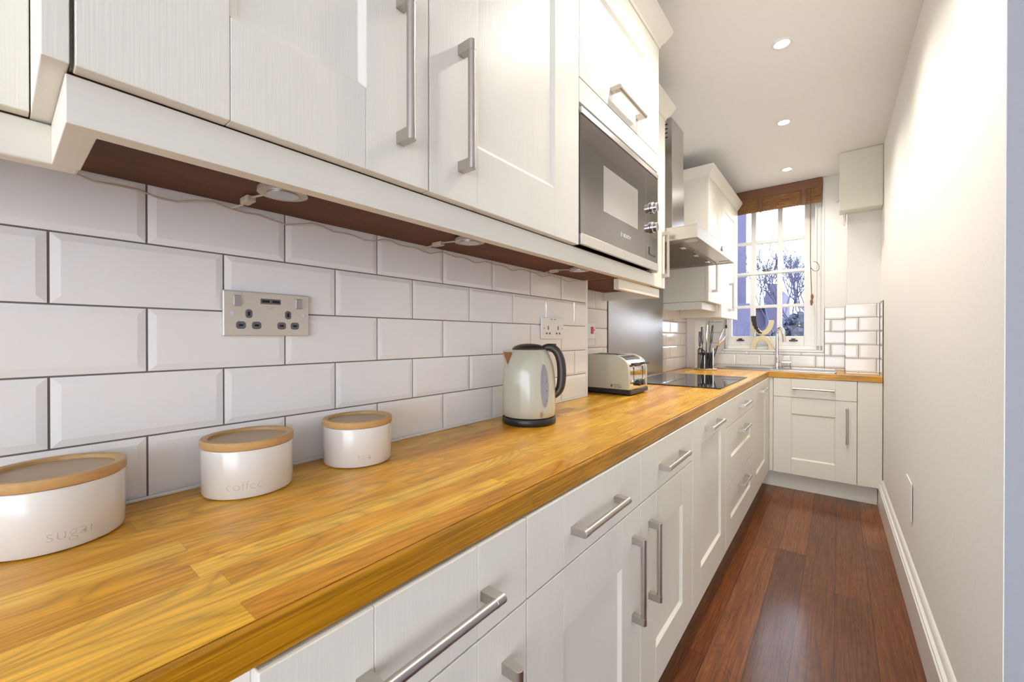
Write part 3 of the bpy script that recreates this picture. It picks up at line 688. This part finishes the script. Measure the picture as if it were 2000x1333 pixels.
# ------------------------------------------------------------------ sockets and switches
def socket(name, u0, u1, v0, v1, steel, label):
    t = thing(name, (0.005, (u0 + u1) / 2, v0), label, 'wall socket'); F = FX(XT + .0015); d = .008
    obj('face_plate', B((u0, u1, v0, v1, 0, d), fr=F), M_steel2 if steel else M_white, t, bev=.0018, seg=3)
    W, H = u1 - u0, v1 - v0
    ins = M_slot if steel else M_white; dk = M_hole if steel else M_slot
    cx = [(u0 + W * .27, -1), (u0 + W * .73, 1)]
    for c, sg in cx:
        if steel:
            for du, dv, w_, h_ in ((0, .50, .012, .017), (-.0135 if sg < 0 else -.0125, .24, .0165, .0145), (.0135, .24, .0165, .0145)):
                bm = bmesh.new(); uu, vv = c + du, v0 + H * dv; rr = .005
                pts = []
                for qx, qy, a0 in ((1, 1, 0), (-1, 1, 90), (-1, -1, 180), (1, -1, 270)):
                    for k in range(5):
                        a = math.radians(a0 + k * 22.5); pts.append((uu + qx * (w_ / 2 - rr) + rr * math.cos(a), vv + qy * (h_ / 2 - rr) + rr * math.sin(a)))
                prism(bm, pts, d - .001, d + .0006, fr=F); ii = obj('pin_insert', bm, ins, t)
                hw, hh = (.002, .004) if du == 0 else (.0038, .002)
                obj('pin_slot', B((uu - hw, uu + hw, vv - hh, vv + hh, d, d + .0009), fr=F), M_hole, ii)
        else:
            for du, dv in ((0, .52), (-.011, .26), (.011, .26)):
                hw, hh = (.0035, .0075) if du == 0 else (.0055, .0035)
                obj('pin_slot', B((c + du - hw, c + du + hw, v0 + H * dv - hh, v0 + H * dv + hh, d - .001, d + .0005), fr=F), dk, t)
    if steel:
        for c in (u0 + W * .145, u1 - W * .135):
            obj('rocker_switch', B((c - .0065, c + .0065, v0 + H * .66, v0 + H * .90, d - .001, d + .0035), fr=F), M_nickel, t, bev=.001)
        p = obj('usb_panel', B((u0 + W * .40, u0 + W * .64, v0 + H * .735, v0 + H * .86, d - .001, d + .0008), fr=F), M_slot, t, bev=.0008)
        for c in (u0 + W * .46, u0 + W * .58): obj('usb_port', B((c - .007, c + .007, v0 + H * .77, v0 + H * .825, d, d + .0012), fr=F), M_hole, p)
        bm = bmesh.new()
        for k in range(9):
            if k != 3: box(bm, u0 + W * .455 + k * .0023, u0 + W * .455 + k * .0023 + .0015, v0 + H * .665, v0 + H * .665 + .0018, d, d + .0002, fr=F)
            if 1 < k < 7: box(bm, u0 + W * .455 + k * .0023, u0 + W * .455 + k * .0023 + .0015, v0 + H * .625, v0 + H * .625 + .0016, d, d + .0002, fr=F)
        obj('printed_marks', bm, M_ltr, t)
    else:
        for c in (u0 + W * .42, u0 + W * .58):
            obj('rocker_switch', B((c - .0065, c + .0065, v0 + H * .70, v0 + H * .90, d - .001, d + .003), fr=F), M_white, t, bev=.001)
            obj('switch_shadow_gap', B((c - .0072, c + .0072, v0 + H * .895, v0 + H * .93, d - .0005, d + .0006), fr=F), M_slot, t)
    for c in (u0 + W * .09, u1 - W * .075):
        bm = bmesh.new(); tube(bm, [F(c, v0 + H * .5, d - .001), F(c, v0 + H * .5, d + .001)], .0035, 16); box(bm, c - .0003, c + .0003, v0 + H * .5 - .003, v0 + H * .5 + .003, d + .001, d + .0013, fr=F)
        obj('screw', bm, M_chrome if steel else M_nickel, t, smooth=True)
M_steel2 = plain('satin_socket_steel', (.72, .65, .55), .42, .55, var=.04, scale=(500, 12, 12))
socket('wall_socket', .264, .421, 1.173, 1.259, True, 'satin steel double socket with two usb ports on the tiles above the coffee canister')
socket('wall_socket', 1.311, 1.469, 1.163, 1.248, False, 'white plastic double socket on the tiles above the kettle handle')
t = thing('cooker_switch', (-.14, 2.0, 1.163), 'white switch with red rocker on the recessed tiles above the toaster', 'switch')
Fs = FX(XR0 + .0015)
obj('face_plate', B((1.957, 2.047, 1.160, 1.248, 0, .009), fr=Fs), M_white, t, bev=.002)
obj('rocker_switch', B((1.995, 2.018, 1.188, 1.226, .008, .013), fr=Fs), M_red, t, bev=.001)
obj('indicator', B((2.030, 2.037, 1.205, 1.213, .008, .0105), fr=Fs), M_red, t)
t = thing('blank_plate', (1.15, 2.57, .36), 'blank cream cover plate low on the right wall above the skirting', 'wall plate')
Fr_ = FR((xr(2.57) - .0016, 0, 0), (0, 1, 0), (0, 0, 1), (-1, 0, 0))
obj('plate', B((2.485, 2.655, .362, .530, 0, .004), fr=Fr_), M_wall, t, bev=.002, seg=3)
for y in (2.505, 2.635):
    bm = bmesh.new(); tube(bm, [Fr_(y, .446, .003), Fr_(y, .446, .0048)], .004, 12); obj('screw', bm, M_white, t)
# boxed cupboard top right
t = thing('meter_cupboard', (1.0, 3.87, 2.08), 'small cream boxed cupboard high in the right-hand corner beside the window', 'wall cupboard')
bm = bmesh.new(); prism(bm, [(.905, 3.80), (xr(3.8) - .002, 3.80), (xr(3.945) - .002, 3.945), (.905, 3.945)], 2.083, 2.498); obj('box', bm, plain('pale_green_cream_board', (.80, .79, .68), .6, var=.02), t, bev=.001)
obj('batten', B((.928, .940, 3.905, 3.945, 2.00, 2.083)), M_gloss, t)
obj('dark_joint', B((.941, .943, 3.91, 3.945, 2.03, 2.083)), M_hole, t)
bm = bmesh.new(); tube(bm, [(.885, 4.299, 2.29), (.885, 4.285, 2.29)], .012, 16); tube(bm, [(.905, 4.299, 2.295), (.905, 4.287, 2.295)], .008, 16)
o = obj('pipe_stub', bm, M_white, smooth=True); tag(o, 'tiny white round fitting on the wall left of the boxed cupboard', 'fitting')

# ------------------------------------------------------------------ canisters
def canister(x, y, word, ang, label, h=.0815, r=.0705):
    t = thing('canister', (x, y, .9), label, 'canister', 'ceramic canisters with bamboo lids')
    bm = bmesh.new(); z = .9003
    lathe(bm, [(0, 0), (r - .007, 0), (r - .002, .002), (r, .007), (r, h - .003), (r - .001, h - .001), (r - .004, h), (0, h)], (x, y), z=z, n=96); obj('pot', bm, M_cer, t, smooth=True)
    z += h
    bm = bmesh.new(); q = r + .0015
    lathe(bm, [(0, .0003), (q - .001, .0003), (q, .002), (q, .0115), (q - .0015, .0135), (q - .0095, .0135), (q - .0115, .0125), (q - .012, .0075), (0, .0075)], (x, y), z=z, n=96)
    l = obj('lid', bm, M_bamboo, t, smooth=True)
    bm = bmesh.new(); lathe(bm, [(0, .0076), (q - .0125, .0076), (q - .0125, .0081), (0, .0081)], (x, y), z=z, n=64); obj('lid_centre', bm, M_bamboo2, l)
    size = .021
    width = {'sugar': .0575, 'coffee': .0595, 'tea': .030}[word]
    cu_h = .0
    def wrap(a, b, c):
        th = ang + (a - width / 2) / r
        return Vector((x + (r + c + .00005) * math.cos(th), y + (r + c + .00005) * math.sin(th), .9003 + .0165 + b))
    text(t, word, size, None, 0, 0, 0, M_ltr, wrap=wrap, offset=-.0006, ext=.00018, sx=1.08)
canister(.070, .050, 'sugar', math.radians(13), 'largest-looking ceramic canister at the left edge, reading sugar')
canister(.067, .286, 'coffee', math.radians(-22), 'ceramic canister reading coffee, the middle one of three')
canister(.071, .500, 'tea', math.radians(-20), 'ceramic canister reading tea, the one nearest the kettle')

# ------------------------------------------------------------------ kettle
kx, ky, kz = .13, 1.06, .9003
t = thing('kettle', (kx, ky, .9), 'cream electric kettle with black handle on the worktop', 'kettle')
rv = Vector((.783, .622, 0)); fv = Vector((.622, -.783, 0))                # handle direction, towards the room
bm = bmesh.new(); lathe(bm, [(0, 0), (.083, 0), (.0855, .004), (.0855, .016), (.083, .021), (.074, .023), (0, .023)], (kx, ky), z=kz); obj('power_base', bm, M_black, t, smooth=True)
prof = [(.074, .0235), (.081, .0240), (.0835, .028), (.0842, .045), (.0842, .10), (.0835, .13), (.0815, .155), (.078, .180), (.0725, .200), (.065, .216), (.0585, .226), (.0555, .2305), (0, .2305)]
bm = bmesh.new(); lathe(bm, prof, (kx, ky), z=kz, n=80)
# pull the rim out into a beak on the side away from the handle
for v in bm.verts:
    d = Vector((v.co.x - kx, v.co.y - ky, 0)); hgt = v.co.z - kz
    if d.length > .03 and hgt > .19:
        c = d.normalized().dot(-rv)
        if c > .93: v.co += -rv * ((c - .93) / .07) * (.024 * min(1, (hgt - .19) / .035))
obj('body', bm, M_kettle, t, smooth=True)
bm = bmesh.new()
def kp(lat, out, z): return Vector((kx, ky, kz + z)) + rv * lat + fv * out
# spout: an open beak with bronze inside
sp = [kp(-.083, .006, .2235), kp(-.055, .037, .2245), kp(-.060, .0, .215), kp(-.068, .0405, .184)]
prs = [bm.verts.new(p) for p in sp]
for f in ((0, 1, 2), (0, 3, 1), (0, 2, 3), (1, 3, 2)): bm.faces.new([prs[i] for i in f])
obj('spout', bm, plain('bronze_spout_mesh', (.42, .20, .08), .3, .9), t, bev=.001, label='bronze-toned spout mesh')
bm = bmesh.new(); lathe(bm, [(.054, 0), (.053, .004), (.046, .010), (.034, .015), (.018, .018), (0, .019)], (kx, ky), z=kz + .231); obj('lid', bm, M_darkbrown, t, smooth=True)
pts = [kp(*p) for p in ((.046, 0, .234), (.066, 0, .238), (.087, 0, .226), (.100, 0, .200), (.1045, 0, .165), (.1035, 0, .130), (.098, 0, .105), (.084, 0, .088), (.076, 0, .085))]
def spline(P, k=5):
    out = []
    for i in range(len(P) - 1):
        p0, p1, p2, p3 = P[max(i - 1, 0)], P[i], P[i + 1], P[min(i + 2, len(P) - 1)]
        for j in range(k):
            s = j / k; out.append(.5 * ((2 * p1) + (p2 - p0) * s + (2 * p0 - 5 * p1 + 4 * p2 - p3) * s * s + (3 * p1 - p0 - 3 * p2 + p3) * s ** 3))
    return out + [P[-1]]
bm = bmesh.new(); tube(bm, spline(pts), lambda q: .0105 + .004 * math.sin(PI * q), 16); obj('handle', bm, M_darkbrown, t, smooth=True)
bm = bmesh.new(); q = kp(.074, 0, .2455); box(bm, q.x - .011, q.x + .011, q.y - .008, q.y + .008, q.z - .003, q.z + .004); obj('lid_button', bm, M_black, t, bev=.002)
def kwrap(lat0, half, z0_, z1_, off, m, name, parent, n=24):
    """an upright oval patch wrapped on the kettle body"""
    bm = bmesh.new(); th0 = math.asin(lat0 / .0835); R = .0842
    def pt(a, rr):
        z = (z0_ + z1_) / 2 + (z1_ - z0_) / 2 * math.sin(a) * rr; la = th0 + half / R * math.cos(a) * rr
        Rz = R
        for (r_a, h_a), (r_b, h_b) in zip(prof, prof[1:]):
            if h_a <= z <= h_b and h_b > h_a: Rz = r_a + (r_b - r_a) * (z - h_a) / (h_b - h_a)
        return Vector((kx, ky, kz + z)) + (rv * math.sin(la) + fv * math.cos(la)) * (Rz + off)
    c = bm.verts.new(pt(0, 0)); R1 = [bm.verts.new(pt(2 * PI * k / n, .5)) for k in range(n)]; R2 = [bm.verts.new(pt(2 * PI * k / n, 1)) for k in range(n)]
    for k in range(n):
        k2 = (k + 1) % n; bm.faces.new((c, R1[k], R1[k2])); bm.faces.new((R1[k], R2[k], R2[k2], R1[k2]))
    return obj(name, bm, m, parent, smooth=True)
g = kwrap(.0455, .0150, .056, .188, .0008, M_gauge, 'water_gauge', t)
for z in (.075, .105, .135): kwrap(.050, .0016, z, z + .004, .0016, M_black, 'gauge_mark', g, 8)
kwrap(.0345, .0055, .028, .045, .0006, M_nickel, 'emblem', t)

# ------------------------------------------------------------------ toaster
t = thing('toaster', (.05, 1.91, .9), 'cream four-slice toaster with chrome control end, tucked against the tiled step', 'toaster')
tx0, tx1, ty0, ty1, tz0, tz1 = -.125, .160, 1.795, 2.020, .9003, 1.088
obj('foot_base', B((tx0 + .004, tx1 + .004, ty0 + .004, ty1 - .004, tz0 + .006, tz0 + .027)), M_black, t, bev=.004)
bm = bmesh.new()
for x in (tx0 + .02, tx1 - .02):
    for y in (ty0 + .02, ty1 - .02): lathe(bm, [(.008, 0), (.008, .0065), (0, .0065)], (x, y), z=tz0, n=16)
obj('feet', bm, M_black, t)
def tprof(x0_, x1_, z0_, z1_, R, nseg=12):
    pts = [(x0_, z0_), (x1_, z0_)]
    for k in range(nseg + 1):
        a = PI / 2 * k / nseg; pts.append((x1_ - R * 1.15 + R * 1.15 * math.cos(a), z1_ - R + R * math.sin(a)))
    for k in range(nseg + 1):
        a = PI / 2 + PI / 2 * k / nseg; pts.append((x0_ + R * .5 + R * .5 * math.cos(a), z1_ - R * .5 + R * .5 * math.sin(a)))
    return pts
zb_ = tz0 + .0275
for y0_, y1_ in ((ty0, ty0 + .016), (ty1 - .016, ty1)):
    bm = bmesh.new(); prism(bm, tprof(tx0, tx1 - .002, zb_, tz1, .072), -y1_, -y0_, fr=FR((0, 0, 0), (1, 0, 0), (0, 0, 1), (0, -1, 0)))
    s = obj('side_panel', bm, M_kettle, t, bev=.004, seg=3, smooth=True, angle=40)
    if y0_ == ty0: side = s
bm = bmesh.new(); prism(bm, tprof(tx0 + .004, tx1 - .004, zb_, tz1 - .004, .070), -(ty1 - .0165), -(ty0 + .0165), fr=FR((0, 0, 0), (1, 0, 0), (0, 0, 1), (0, -1, 0)))
shell = obj('chrome_shell', bm, M_chrome, t, smooth=True, angle=40)
for y in (1.85, 1.885, 1.93, 1.965): obj('bread_slot', B((tx0 + .03, tx1 - .085, y - .010, y + .010, tz1 - .0042, tz1 - .0030)), M_hole, t)
obj('top_plate', B((tx0 + .02, tx1 - .075, ty0 + .02, ty1 - .02, tz1 - .0045, tz1 - .0035)), M_steel, t)
Ft = FX(tx1 - .004)
for y in (1.853, 1.962):
    obj('lever_track', B((y - .002, y + .002, .955, 1.03, -.001, .0008), fr=Ft), M_hole, t)
    obj('lever', B((y - .036, y + .036, 1.041, 1.050, .0, .020), fr=Ft), M_black, t, bev=.003)
for y in (1.895, 1.935):
    bm = bmesh.new(); tube(bm, [(tx1 - .004, y, .955), (tx1 + .012, y, .955)], .0145, 24); obj('browning_dial', bm, M_black, t, bev=.002, smooth=True)
bm = bmesh.new()
for y in (1.845, 1.975):
    tube(bm, [(tx1 - .004, y, .965), (tx1 - .001, y, .965)], .006, 16)
obj('push_button', bm, M_chrome, t, smooth=True)
Fst = FY(ty0)
text(side, 'RUSSELL', .0105, Fst, .083, .9455, .0003, M_ltrk, sx=.95)
text(side, 'HOBBS', .0105, Fst, .083, .9355, .0003, M_ltrk, sx=1.25)
bm = bmesh.new(); prism(bm, [(.072 + .0055 * math.cos(a), .944 + .0075 * math.sin(a)) for a in [2 * PI * k / 16 for k in range(16)]], .0, .0004, fr=Fst); obj('emblem', bm, M_ltrk, side)

# ------------------------------------------------------------------ knives
kcx, kcy = .040, 3.665
t = thing('knife_stand', (kcx, kcy, .9), 'round steel and clear plastic knife stand in the far corner of the worktop', 'knife block')
bm = bmesh.new(); lathe(bm, [(0, 0), (.085, 0), (.087, .003), (.087, .010), (.083, .013), (0, .013)], (kcx, kcy), z=.9003, n=48); obj('base', bm, M_steel, t, smooth=True)
for q in range(7):
    xx = kcx - .048 + q * .016
    bm = bmesh.new(); tube(bm, [(xx, kcy - .036, .913), (xx, kcy - .036, 1.045 - .012 * (q % 3))], .004, 8); obj('guide_rod', bm, M_black if q != 3 else M_chrome, t, smooth=True)
obj('back_plate', B((kcx - .052, kcx + .052, kcy + .040, kcy + .044, .9135, 1.04)), M_black, t)
bm = bmesh.new()
for x in (-.058, .058): tube(bm, [(kcx + x, kcy, .913), (kcx + x, kcy, 1.08)], .006, 12)
obj('posts', bm, M_chrome, t, smooth=True)
KN = [(-.040, 0, .30, 'carving fork-like steel at the far left'), (-.018, -.02, .34, ''), (.004, .02, .36, ''), (.016, .11, .355, ''), (.032, .30, .335, ''), (.050, .66, .25, '')]
KL = ['slim sharpening steel standing upright at the left of the knife stand', 'steel kitchen knife second from the left in the knife stand', 'tallest steel kitchen knife in the middle of the stand', 'steel knife leaning slightly right in the stand', 'steel knife leaning well right, fourth handle up', 'shortest steel knife leaning far right, towards the tap']
for (dx, lean, L, _), lab in zip(KN, KL):
    k = thing('kitchen_knife' if 'sharp' not in lab else 'sharpening_steel', (kcx + dx, kcy, .915), lab, 'knife', 'knives in the steel stand')
    i = KL.index(lab); yy = kcy - .022 + .0085 * i
    d = Vector((math.sin(lean), 0, math.cos(lean))); s = Vector((math.cos(lean), 0, -math.sin(lean)))
    p0 = Vector((kcx + dx - .0 * lean, yy, .916)); LB = L * .58
    if lean > .5: p0 = Vector((kcx + .000, yy, .985)); LB = L * .45
    bm = bmesh.new(); w = .0055 if 'sharp' not in lab else .0025
    vs = [p0, p0 + d * .03 + s * w, p0 + d * LB + s * w, p0 + d * LB - s * w, p0 + d * .004 - s * w]
    A = [bm.verts.new(v + Vector((0, -.001, 0))) for v in vs]; Bv = [bm.verts.new(v + Vector((0, .001, 0))) for v in vs]
    bm.faces.new(A); bm.faces.new(Bv[::-1])
    for a in range(5): bm.faces.new((A[a], Bv[a], Bv[(a + 1) % 5], A[(a + 1) % 5]))
    obj('blade', bm, M_blade, k)
    bm = bmesh.new(); tube(bm, [p0 + d * LB, p0 + d * (LB + .012), p0 + d * (LB + .06), p0 + d * L * .98, p0 + d * L], lambda q: .0060 + .0035 * math.sin(PI * q), 12); obj('handle', bm, M_chrome if i in (2, 4, 5) else M_blade, k, smooth=True)
# scissors hanging in the stand, black loops
t = thing('kitchen_scissors', (kcx - .03, kcy - .045, .915), 'black-handled scissors at the left front of the knife stand', 'scissors')
bm = bmesh.new()
for cx_, cz_ in ((kcx - .034, 1.055), (kcx - .010, 1.04)):
    tube(bm, [(cx_ + .013 * math.cos(a), kcy - .041, cz_ + .024 * math.sin(a)) for a in [2 * PI * k / 16 for k in range(17)]], .0045, 8, cap=False)
obj('handles', bm, M_black, t, smooth=True)
bm = bmesh.new(); prism(bm, [(kcx - .030, .918), (kcx - .018, 1.03), (kcx - .026, 1.035)], .0400, .0415, fr=FR((0, kcy, 0), (1, 0, 0), (0, 0, 1), (0, -1, 0))); obj('blades', bm, M_steel, t)

# ------------------------------------------------------------------ ceiling lights
for i, (x, y) in enumerate(DOWNLIGHTS):
    lab = {1: 'nearest lit ceiling spotlight in view', 2: 'middle lit ceiling spotlight in view', 3: 'farthest lit ceiling spotlight, nearest the window'}.get(i, 'ceiling spotlight further back along the row, above the camera')
    t = thing('ceiling_spotlight', (x, y, ZC), lab, 'ceiling light', 'row of ceiling spotlights')
    bm = bmesh.new(); lathe(bm, [(.030, -.0005), (.041, -.0005), (.041, -.003), (.038, -.006), (.030, -.006), (.030, -.0005)], (x, y), z=ZC, n=40, close_top=False, close_bot=False); obj('bezel', bm, M_white, t, smooth=True)
    bm = bmesh.new(); lathe(bm, [(0, -.0045), (.0295, -.0045), (.0295, -.001), (0, -.001)], (x, y), z=ZC, n=32); obj('bulb', bm, M_lamp, t)
    ld = bpy.data.lights.new('spot_light', 'SPOT'); ld.energy = LAMP_W * 3.2 * (1.0, 1.0, .95, .62)[i]; ld.color = LAMP_COL; ld.spot_size = math.radians(150); ld.spot_blend = 1.0; ld.shadow_soft_size = .03
    lo_ = bpy.data.objects.new('light', ld); C.objects.link(lo_); lo_.parent = t; lo_.location = (0, 0, -.02)

# ------------------------------------------------------------------ outside
o = obj('ground', B((-25, 15, YB + .32, 45, -1.3, -1.2)), M_soil); o['kind'] = 'structure'
bm = bmesh.new(); prism(bm, [(-.52, 9.2), (-1.9, 18), (-7, 18), (-7, 9.2)], -1.2, 12)
o = obj('neighbour_building', bm, M_brick); tag(o, 'tall building flank with a lavender daylight tint in its colour, filling the left of the window view', 'building')
bm = bmesh.new(); prism(bm, [(-.22, 7.6), (-.42, 9.0), (-6, 9.0), (-6, 7.6)], -1.2, 1.72)
o = obj('garden_building', bm, M_brick); tag(o, 'low outbuilding with a lavender daylight tint in its colour, behind the lower left window panes', 'building')
t = thing('house', (-3, 26, -1.2), 'distant brick house with a square chimney seen through the middle panes', 'house')
bm = bmesh.new(); box(bm, -9, -2.2, 26.5, 32, -1.2, 2.75); box(bm, -2.2, -1.42, 26, 30, -1.2, 3.62); obj('walls', bm, M_house, t)
bm = bmesh.new(); prism(bm, [(26.2, 2.75), (32.3, 2.75), (29, 3.15)], -9.2, -2.2, fr=FR((0, 0, 0), (0, 1, 0), (0, 0, 1), (1, 0, 0))); obj('roof', bm, M_roof, t)
bm = bmesh.new(); box(bm, -2.02, -1.70, 26.2, 26.8, 3.62, 4.05); obj('chimney_stack', bm, M_house, t)
def tree(x, y, h, seed, label, spread=.55, levels=6, r0=.09, z0_=-1.2, lean=0, rmin=.0055):
    rr = random.Random(seed); bm = bmesh.new()
    def grow(p, d, L, r, lv):
        r = max(r, rmin)
        n = 3; pts = [p]; q = p.copy(); dd = d.copy()
        for k in range(n):
            dd = (dd + Vector((rr.uniform(-.16, .16), rr.uniform(-.16, .16), rr.uniform(-.03, .10)))).normalized(); q = q + dd * L / n; pts.append(q.copy())
        tube(bm, pts, r, 4, cap=False, r_end=r * .72)
        if lv == 0: return
        for k in range(rr.choice((2, 3, 3))):
            ax = Vector((rr.uniform(-1, 1), rr.uniform(-1, 1), rr.uniform(-.35, .6)))
            nd = (dd + ax * spread).normalized(); s = rr.choice((2, 3, 3))
            grow(pts[s], nd, L * rr.uniform(.66, .86), r * .66, lv - 1)
    grow(Vector((x, y, z0_)), Vector((lean, 0, 1)).normalized(), h, r0, levels)
    o = obj('bare_tree', bm, M_twig); tag(o, label, 'tree', 'bare trees outside the window'); return o
tree(.50, 13.2, 1.50, 4, 'bare tree whose thin branches cross the right-hand window panes', lean=-.06, r0=.07, levels=7, spread=.50, rmin=.0055)
tree(-.75, 20.5, 1.75, 11, 'finer bare tree further away behind the middle window panes', r0=.07, levels=6, spread=.52, rmin=.008)
rr = random.Random(5); bm = bmesh.new()
for k in range(16000):
    x = rr.uniform(-2.5, 3.5); y = rr.uniform(9.7, 11.0); x = rr.uniform(-.72, 2.6); top = 1.42 + .22 * math.sin(x * 2.1) + .12 * math.sin(x * 5.3)
    z = -1.2 + (top + 1.2) * rr.random() ** .6; s = rr.uniform(.03, .075)
    p = Vector((x, y, z)); a = Vector((rr.uniform(-1, 1), rr.uniform(-1, 1), rr.uniform(-1, 1))) * s; b = Vector((rr.uniform(-1, 1), rr.uniform(-1, 1), rr.uniform(-1, 1))) * s
    bm.faces.new([bm.verts.new(p - a), bm.verts.new(p + b), bm.verts.new(p + a), bm.verts.new(p - b)])
o = obj('hedge', bm, M_hedge, recalc=False); tag(o, 'dense hedge and shrubs filling the bottom of the window view', 'hedge', kind='stuff')
